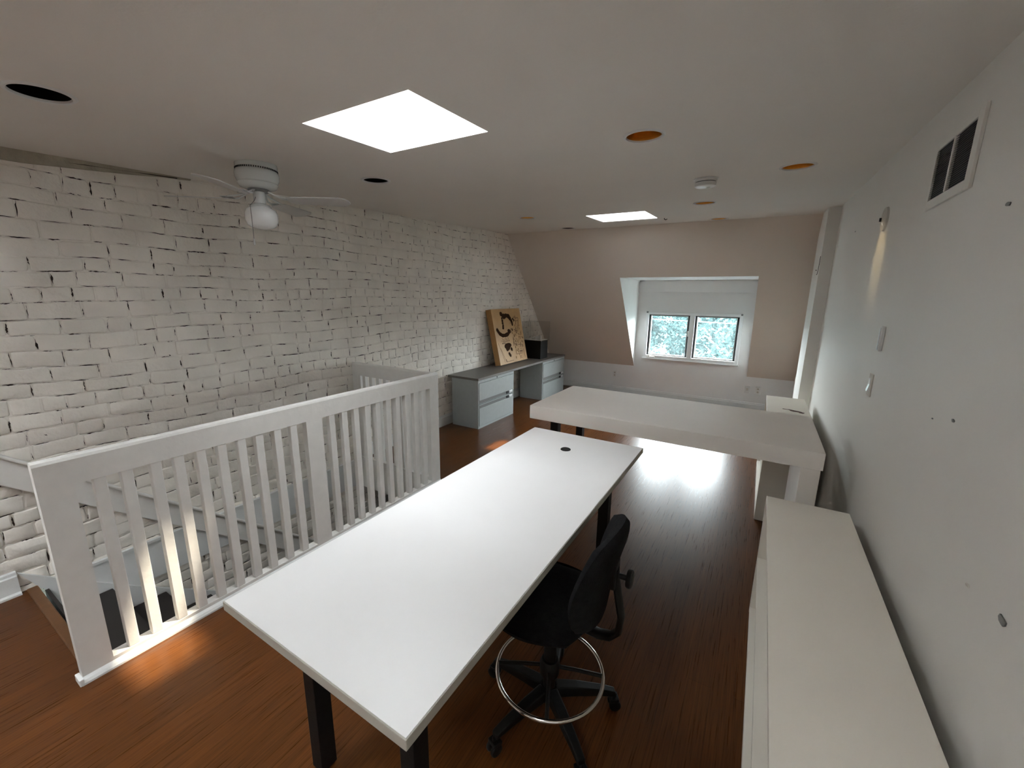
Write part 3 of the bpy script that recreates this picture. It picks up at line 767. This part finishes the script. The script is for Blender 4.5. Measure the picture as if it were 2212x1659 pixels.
for k in range(26):
    u = rnd.uniform(.60, .90); v = rnd.uniform(.30, .92); x, y = S(u, v)
    s_ = rnd.uniform(.010, .030)
    sq = MB(); bprism(sq, rect(x - s_, x + s_, y - s_ * .7, y + s_ * .7), BT, BT + rnd.uniform(.004, .010)); sq.build('building_block', M['wood'], bd)
lt = cv
arc = [(.80 + .03 * math.cos(a), .925 + .022 * math.sin(a)) for a in [R(t) for t in range(50, 320, 30)]]
strip(lt, arc, .006); strip(lt, [(.74, .89), (.74, .96)], .005); strip(lt, [(.90, .78), (.93, .95)], .004)
b1.add(cv.v, cv.f, 1)
b1.build('face_panel', [M['wood'], M['carved']], bd)

# ------------------------------------------------------------------ display plinth with acrylic case
pl = thing('display_plinth', 'black display box carrying a small white model under a clear case', 'display box', (-3.30, 6.296, .683))
MB().box(-.162, .167, -.13, .13, 0, .312).build('box', M['black'], pl, .002)
MB().box(-.160, .165, -.128, .128, .312, .322).build('model_base', M['plate'], pl)
md = MB(); rnd = random.Random(3)
for k in range(11):
    x, y = -.06 + rnd.random() * .17, -.07 + rnd.random() * .14; s_ = rnd.uniform(.010, .022); h_ = rnd.uniform(.02, .055)
    md.box(x - s_, x + s_, y - s_, y + s_, .322, .322 + h_)
md.box(.105, .145, -.10, -.07, .322, .395)
md.build('white_model', M['plate'], pl)
ac = MB()
a0, a1, c0, c1, zb_, zt_ = -.185, .190, -.15, .15, .30, .625
for A in ((a0, a0, c0, c1), (a1, a1, c0, c1), (a0, a1, c0, c0), (a0, a1, c1, c1)):
    ac.add([(A[0], A[2], zb_), (A[1], A[3], zb_), (A[1], A[3], zt_), (A[0], A[2], zt_)], [(0, 1, 2, 3)])
ac.add([(a0, c0, zt_), (a1, c0, zt_), (a1, c1, zt_), (a0, c1, zt_)], [(0, 1, 2, 3)])
for (x, y) in ((a0, c0), (a1, c0), (a1, c1), (a0, c1)): ac.box(x - .0012, x + .0012, y - .0012, y + .0012, zb_, zt_, 1)
aco = ac.build('acrylic_cover', [M['acrylic'], M['acryledge']], pl, fix=False)

# ------------------------------------------------------------------ drafting chair
ch = thing('drafting_chair', 'black fabric drafting chair with chrome foot ring at the front table', 'chair', (-.59, 1.325, 0), R(3))
# local frame: chair back towards +X, front towards -X
base_a = [R(33 - 3 + 72 * k) for k in range(5)]
MB().lathe([(.001, .13), (.030, .13), (.045, .12), (.048, .085), (.040, .070), (.001, .070)], 20).build('hub', M['plastic'], ch)
for a in base_a:
    mb = MB()
    pr = []
    for (r_, z, wd, h) in ((.03, .108, .024, .026), (.12, .105, .022, .022), (.23, .092, .018, .016), (.285, .080, .016, .012)):
        for (sy, sz) in ((-1, -1), (1, -1), (1, 1), (-1, 1)): pr.append((r_, sy * wd, z + sz * h))
    fs = []
    for i in range(3):
        for k in range(4): fs.append((i * 4 + k, i * 4 + (k + 1) % 4, (i + 1) * 4 + (k + 1) % 4, (i + 1) * 4 + k))
    fs += [(0, 3, 2, 1), (12, 13, 14, 15)]
    mb.add(pr, fs); mb.xf(Matrix.Rotation(a, 4, 'Z'))
    leg = mb.build('base_leg', M['plastic'], ch, .006, 3)
    c = MB()
    for s in (-1, 1):
        c.add(*(lambda m: (m.v, m.f))(MB().lathe([(.001, -.009), (.019, -.009), (.025, -.006), (.025, .006), (.019, .009), (.001, .009)], 20)))
        i0 = len(c.v) - 20 * 6
        c.xf(Matrix.Translation((.285, s * .014, .025)) @ Matrix.Rotation(PI / 2, 4, 'X'), i0)
    c.box(.262, .300, -.022, .022, .044, .060)
    c.tube([(.285, 0, .04), (.285, 0, .075)], .008, 8)
    c.xf(Matrix.Rotation(a, 4, 'Z'))
    c.build('caster', M['plastic'], leg, .003)
MB().lathe([(.001, .12), (.026, .12), (.026, .36), (.020, .365), (.020, .50), (.001, .50)], 24).build('gas_column', M['plastic'], ch)
ring = MB().tube([(.22 * math.cos(t * PI / 32), .22 * math.sin(t * PI / 32), .205) for t in range(64)], .0085, 12, closed=True)
ring.build('foot_ring', M['chrome'], ch)
for k in range(4):
    a = R(20 + 90 * k)
    MB().tube([(.02 * math.cos(a), .02 * math.sin(a), .225), (.12 * math.cos(a), .12 * math.sin(a), .218), (.215 * math.cos(a), .215 * math.sin(a), .206)], .008, 8).build('ring_spoke', M['plastic'], ch)
MB().lathe([(.027, .19), (.040, .192), (.042, .24), (.034, .26), (.027, .26)], 20).build('ring_collar', M['plastic'], ch)
def pad(nu, nv, fn):
    """closed cushion surface from a (u, v in [-1,1]) outline"""
    mb = MB(); vs = []; fs = []
    for i in range(nu + 1):
        for j in range(nv + 1):
            vs.append(fn(-1 + 2 * i / nu, -1 + 2 * j / nv, 1))
    n0 = len(vs)
    for i in range(nu + 1):
        for j in range(nv + 1):
            vs.append(fn(-1 + 2 * i / nu, -1 + 2 * j / nv, -1))
    idx = lambda i, j, s: (0 if s > 0 else n0) + i * (nv + 1) + j
    for i in range(nu):
        for j in range(nv):
            fs.append((idx(i, j, 1), idx(i + 1, j, 1), idx(i + 1, j + 1, 1), idx(i, j + 1, 1)))
            fs.append((idx(i, j + 1, -1), idx(i + 1, j + 1, -1), idx(i + 1, j, -1), idx(i, j, -1)))
    for i in range(nu):
        fs.append((idx(i, 0, -1), idx(i + 1, 0, -1), idx(i + 1, 0, 1), idx(i, 0, 1)))
        fs.append((idx(i, nv, 1), idx(i + 1, nv, 1), idx(i + 1, nv, -1), idx(i, nv, -1)))
    for j in range(nv):
        fs.append((idx(0, j, 1), idx(0, j + 1, 1), idx(0, j + 1, -1), idx(0, j, -1)))
        fs.append((idx(nu, j + 1, 1), idx(nu, j, 1), idx(nu, j, -1), idx(nu, j + 1, -1)))
    mb.add(vs, fs, 0, True)
    return mb
def sq2disc(u, v, k=.55):
    return u * math.sqrt(1 - k * v * v / 2), v * math.sqrt(1 - k * u * u / 2)
def seat_fn(u, v, s):
    x, y = sq2disc(u, v, .75)
    e = max(abs(u), abs(v)); t = max(0.0, 1 - e ** 6)
    z = .545 + (.022 * math.sqrt(t) if s > 0 else -.034 * math.sqrt(t)) - .012 * (1 - min(1, abs(x) * 1.0)) * (1 if s > 0 else 0)
    if x < -.6: z -= .05 * (-.6 - x) ** 1.3 * 2
    return (-.035 + x * .215, y * .235, z)
pad(20, 20, seat_fn).build('seat', M['fabric'], ch)
MB().box(-.13, .13, -.12, .12, .495, .520).box(-.07, .09, -.05, .05, .455, .497).build('seat_mechanism', M['plastic'], ch, .006)
def back_fn(u, v, s):
    # u: across (y), v: up
    y, h = sq2disc(u, v, .8)
    wtop = .205 - .035 * max(0, h)
    e = max(abs(u), abs(v)); t = max(0.0, 1 - e ** 5)
    z = .745 + h * .215
    cx_ = .150 + .100 * (h + 1) / 2 + .035 * (h * h) * (1 if h < 0 else .3) - .05 * (abs(y) ** 2)
    th = .036 * math.sqrt(t)
    return (cx_ + (th if s > 0 else -th), y * wtop, z)
pad(20, 20, back_fn).build('backrest', M['fabric'], ch)
jb = [(-.02, 0, .490), (.09, 0, .478), (.195, 0, .470), (.240, 0, .480), (.268, 0, .512), (.274, 0, .58), (.258, 0, .66), (.245, 0, .73), (.242, 0, .77)]
jo = MB().tube(jb, .013, 12)
for i, v in enumerate(jo.v): jo.v[i] = (v[0], v[1] * 2.0, v[2])
jo.build('back_bracket', M['plastic'], ch)
kb = MB().box(.205, .250, -.035, .035, .70, .80)
kb.build('back_housing', M['plastic'], ch, .006)
kn = MB().lathe([(.001, 0), (.010, 0), (.010, .040), (.030, .042), (.033, .048), (.033, .058), (.028, .062), (.001, .062)], 18).xf(Matrix.Translation((.242, 0, .745)) @ Matrix.Rotation(PI / 2, 4, 'Y'))
kn.build('adjustment_knob', M['plastic'], ch)
lv = MB().tube([(-.02, .05, .485), (-.01, .16, .48), (0, .22, .478)], .006, 8)
lv.build('height_lever', M['plastic'], ch)

# ------------------------------------------------------------------ ceiling fan
FX, FY = -2.745, 1.530
FZ = cz(FX, FY)
fan = thing('ceiling_fan', 'white four-blade ceiling fan with an opal glass light near the brick wall', 'ceiling fan', (FX, FY, FZ))
MB().lathe([(.001, .004), (.112, .004), (.114, -.006), (.114, -.028), (.112, -.030), (.112, -.040), (.118, -.046), (.121, -.062), (.118, -.085), (.108, -.105), (.110, -.112), (.100, -.130), (.075, -.140), (.001, -.142)], 48).build('motor_housing', M['fan'], fan)
vb = MB()
for k in range(60):
    a = 2 * PI * k / 60
    q = MB().box(.1115, .1155, -.0028, .0028, -.0395, -.031); q.xf(Matrix.Rotation(a, 4, 'Z')); vb.add(q.v, q.f)
vb.build('vent_slots', M['rubber'], fan)
MB().lathe([(.001, -.140), (.058, -.140), (.060, -.150), (.052, -.156), (.001, -.156)], 32).build('rotor_plate', M['cabdark'], fan)
MB().lathe([(.001, -.152), (.030, -.152), (.034, -.170), (.034, -.212), (.030, -.222), (.052, -.232), (.060, -.240), (.058, -.244), (.001, -.244)], 32).build('light_fitter', M['fan'], fan)
MB().lathe([(.052, -.238), (.060, -.245), (.084, -.262), (.091, -.285), (.090, -.325), (.078, -.352), (.055, -.366), (.025, -.373), (.001, -.374)], 40).build('glass_globe', M['globe'], fan)
pc = MB().tube([(.018, -.032, -.190), (.030, -.050, -.215), (.050, -.088, -.250), (.050, -.088, -.440)], .0016, 6)
pco = pc.build('pull_chain', M['cabdark'], fan)
MB().lathe([(.001, -.44), (.004, -.444), (.007, -.465), (.005, -.478), (.001, -.480)], 12, (.050, -.088, 0)).build('chain_weight', M['plate'], pco)
for ang in (38, 118, 217, 303):
    m = Matrix.Rotation(R(ang), 4, 'Z')
    # arm
    am = MB()
    for s in (-1, 1):
        am.tube([(.045, 0, -.148), (.090, s * .012, -.172), (.130, s * .030, -.186), (.165, s * .034, -.190), (.190, s * .010, -.190)], .0055, 8)
    am.box(.155, .215, -.030, .030, -.192, -.188)
    # blade
    n = 16; out = []
    tip, rootr, w0, w1 = .535, .165, .050, .066
    prof = [(rootr, -.030), (rootr + .03, -w0), (tip - .05, -w1), (tip - .018, -w1 * .72), (tip, -w1 * .25), (tip, w1 * .25), (tip - .018, w1 * .72), (tip - .05, w1), (rootr + .03, w0), (rootr, .030)]
    bm_ = MB().prism(prof, 2, -.003, .003)
    bm_.xf(m @ Matrix.Translation((0, 0, -.196)) @ Matrix.Rotation(R(-11), 4, 'X'))
    am.xf(m)
    bo = bm_.build('blade', M['blade'], fan, .0015)
    am.build('blade_arm', M['fan'], bo)

# ------------------------------------------------------------------ recessed lights
CLAB = ['large black recessed ceiling light at the top left, beside the brick wall',
        'black recessed ceiling light between the fan and the big skylight',
        'gold recessed ceiling light, largest of the gold ones',
        'gold recessed ceiling light above the right wall, closest to the air vent',
        'gold recessed ceiling light just beyond the smoke detector',
        'gold recessed ceiling light left of the far skylight',
        'small black recessed ceiling light above the sloping wall',
        'gold recessed ceiling light farthest away, right of the far skylight']
tilt = Matrix.Rotation(math.atan(.0394), 4, 'X')
for (x, y, k), lab in zip(CANS, CLAB):
    o = thing('recessed_light', lab, 'ceiling light', (x, y, cz(x, y)), 0, 'recessed ceiling lights')
    rg = MB().lathe([(CR - .001, .002), (CR + .001, -.006), (CR + .010, -.007), (CR + .017, -.001), (CR + .017, .000)], 40).xf(tilt)
    rg.build('trim_ring', M['plate'], o)
    prof = [(CR, .0)]
    for i in range(14):
        zz = .008 + .008 * i; rr = CR - .012 * (i / 14) ** 2
        prof += [(rr, zz), (rr - .0012, zz + .004)]
    prof += [(CR - .018, .13), (CR - .03, .142), (.001, .146)]
    MB().lathe(prof, 40).xf(tilt).build('reflector' if k == 'gold' else 'baffle', M['gold'] if k == 'gold' else M['blackcan'], o)
    if k == 'gold':
        MB().lathe([(.001, .085), (.018, .087), (.034, .097), (.036, .108), (.020, .13), (.001, .135)], 24).build('bulb', M['globe'], o)
# the lit lamp by the right wall
ld = bpy.data.lights.new('lamp_beam', 'SPOT')
ld.energy = 2.6; ld.color = (1.0, 0.74, 0.36); ld.spot_size = R(26); ld.spot_blend = 1.0; ld.shadow_soft_size = .02
lo_ = bpy.data.objects.new('lamp_beam', ld); col.objects.link(lo_)
lo_.location = (.078, 3.285, cz(.078, 3.285) + .03)
lo_.rotation_euler = (Vector((.534, 3.215, 1.97)) - Vector(lo_.location)).to_track_quat('-Z', 'Y').to_euler()

# smoke detector
sx_, sy_ = -.452, 3.36
sdt = thing('smoke_detector', 'round white smoke detector on the ceiling between the gold lights', 'smoke detector', (sx_, sy_, cz(sx_, sy_)))
MB().lathe([(.001, 0), (.080, 0), (.081, -.004), (.074, -.008), (.072, -.020), (.001, -.020)], 40).xf(tilt).build('base', M['plate'], sdt)
MB().lathe([(.066, -.018), (.064, -.024), (.066, -.026)], 40).xf(tilt).build('gap_ring', M['rubber'], sdt)
MB().lathe([(.001, -.024), (.068, -.024), (.070, -.028), (.068, -.048), (.060, -.053), (.001, -.055)], 40).xf(tilt).build('cover', M['plate'], sdt)
MB().lathe([(.001, -.0545), (.012, -.0545), (.012, -.058), (.001, -.058)], 16, (.02, .01, 0)).xf(tilt).build('test_button', M['oldplate'], sdt)
# hook by the far skylight
hk = MB().tube([(-1.10, 5.21, cz(-1.1, 5.21)), (-1.10, 5.21, cz(-1.1, 5.21) - .012), (-1.085, 5.22, cz(-1.1, 5.21) - .018), (-1.07, 5.22, cz(-1.1, 5.21) - .010)], .004, 8)
tag(hk.build('ceiling_hook', M['rubber']), 'tiny dark hook in the ceiling at the corner of the far skylight', 'hook')

# ------------------------------------------------------------------ right wall fittings
va = thing('air_vent', 'white wall register with two banks of dark louvres high on the right wall', 'air vent', (WX, 2.24, 2.235))
V0, V1, Z0, Z1 = -.235, .215, -.135, .118
v0, v1, z0, z1 = -.185, .190, -.100, .090
fm = MB()
fm.box(-.010, 0, V0, v0, Z0, Z1); fm.box(-.010, 0, v1, V1, Z0, Z1); fm.box(-.010, 0, v0, v1, Z0, z0); fm.box(-.010, 0, v0, v1, z1, Z1)
fm.build('frame', M['wall'], va, .002)
MB().box(-.012, 0, -.006, .006, z0, z1).build('centre_bar', M['wall'], va, .001)
MB().box(-.0015, -.0005, v0, v1, z0, z1).build('dark_duct', M['rubber'], va)
lv_ = MB()
NL = 24
for k in range(NL):
    zc = z0 + (z1 - z0) * (k + .5) / NL
    for (a, b) in ((v0, -.006), (.006, v1)):
        lv_.add([(-.0085, a, zc - .0022), (-.0085, b, zc - .0022), (-.003, b, zc + .0005), (-.003, a, zc + .0005), (-.0085, a, zc - .0012), (-.0085, b, zc - .0012), (-.003, b, zc + .0015), (-.003, a, zc + .0015)],
                [(0, 1, 2, 3), (4, 5, 6, 7), (0, 1, 5, 4), (2, 3, 7, 6)])
lv_.build('louvres', M['cabdark'], va)

dp = thing('wall_blank_plate', 'round painted cover plate at the top of the warm light streak', 'cover plate', (WX, 3.205, 2.185))
MB().lathe([(.001, -.013), (.060, -.013), (.064, -.010), (.065, .0), (.001, .0)], 32).xf(Matrix.Rotation(PI / 2, 4, 'Y')).build('disc', M['oldplate'], dp)
MB().box(-.022, -.006, .040, .052, -.006, .014).build('screw', M['rubber'], dp)
bar = thing('wall_control_plate', 'slim upright white plate on the right wall above the rocker switch', 'wall plate', (WX, 2.735, 1.548))
MB().box(-.016, 0, -.016, .016, -.062, .062).build('plate', M['plate'], bar, .004)
MB().box(-.020, -.015, -.007, .007, -.055, .055).build('slider', M['silver'], bar, .002)
sw_ = thing('light_switch', 'shiny rocker light switch on the right wall', 'switch', (WX, 2.80, 1.30))
MB().box(-.006, 0, -.038, .038, -.060, .060).build('plate', M['oldplate'], sw_, .003)
rk = MB().add([(-.006, -.018, -.035), (-.006, .018, -.035), (-.006, .018, .035), (-.006, -.018, .035), (-.016, -.016, -.033), (-.016, .016, -.033), (-.009, .016, .002), (-.009, -.016, .002), (-.011, .016, .033), (-.011, -.016, .033)],
              [(0, 1, 5, 4), (4, 5, 6, 7), (7, 6, 8, 9), (9, 8, 2, 3), (0, 4, 7, 9, 3), (1, 2, 8, 6, 5)])
rk.build('rocker', M['silver'], sw_)
ANCH = [(1.706, 1.996, .013, 'dark wall anchor left in the right wall below the air vent'),
        (1.715, 1.384, .010, 'small dark wall plug halfway up the right wall, beyond the switch towards the viewer'),
        (1.226, 1.052, .013, 'lowest dark chipped hole in the right wall, above the near shelf unit'),
        (4.206, 2.248, .010, 'tiny dark nick in the right wall near the corner pier'),
        (1.877, 1.350, .005, 'faint small pinhole in the right wall beside the small plug'),
        (1.398, 1.026, .008, 'faint grey dent in the right wall left of the lowest hole')]
for i, (y, z, r_, lab) in enumerate(ANCH):
    pts = blob(y, z, r_, r_ * .45 if i != 2 else r_ * .8, 9, random.Random(i), 0, .3)
    mb = MB().prism(pts, 0, WX - .003, WX)
    tag(mb.build('wall_anchor_hole', M['oldplate'] if i == 5 else M['cabdark']), lab, 'wall mark', 'small marks on the right wall')
# outlets on the knee wall
for (x, z, lab, kind) in ((-2.224, .338, 'white wall outlet left of the dormer, below the sloping wall', 0), (-.070, .316, 'blank white wall plate right of the dormer, left of the outlet', 1), (.078, .312, 'white duplex wall outlet nearest the corner pier', 0)):
    o = thing('wall_outlet', lab, 'outlet', (x, KY, z), 0, 'plates on the knee wall')
    MB().box(-.037, .037, -.006, 0, -.060, .060).build('plate', M['plate'], o, .003)
    if kind == 0:
        for s in (-1, 1):
            MB().lathe([(.001, 0), (.016, 0), (.017, .002), (.001, .002)], 16).xf(Matrix.Translation((0, -.006, s * .024)) @ Matrix.Rotation(PI / 2, 4, 'X')).build('socket', M['oldplate'], o)
            MB().box(-.008, -.005, -.0095, -.0078, s * .024 - .006, s * .024 + .006).box(.005, .008, -.0095, -.0078, s * .024 - .006, s * .024 + .006).build('slots', M['rubber'], o)
    else:
        MB().box(-.014, .014, -.008, -.006, -.020, .020).build('insert', M['oldplate'], o, .001)
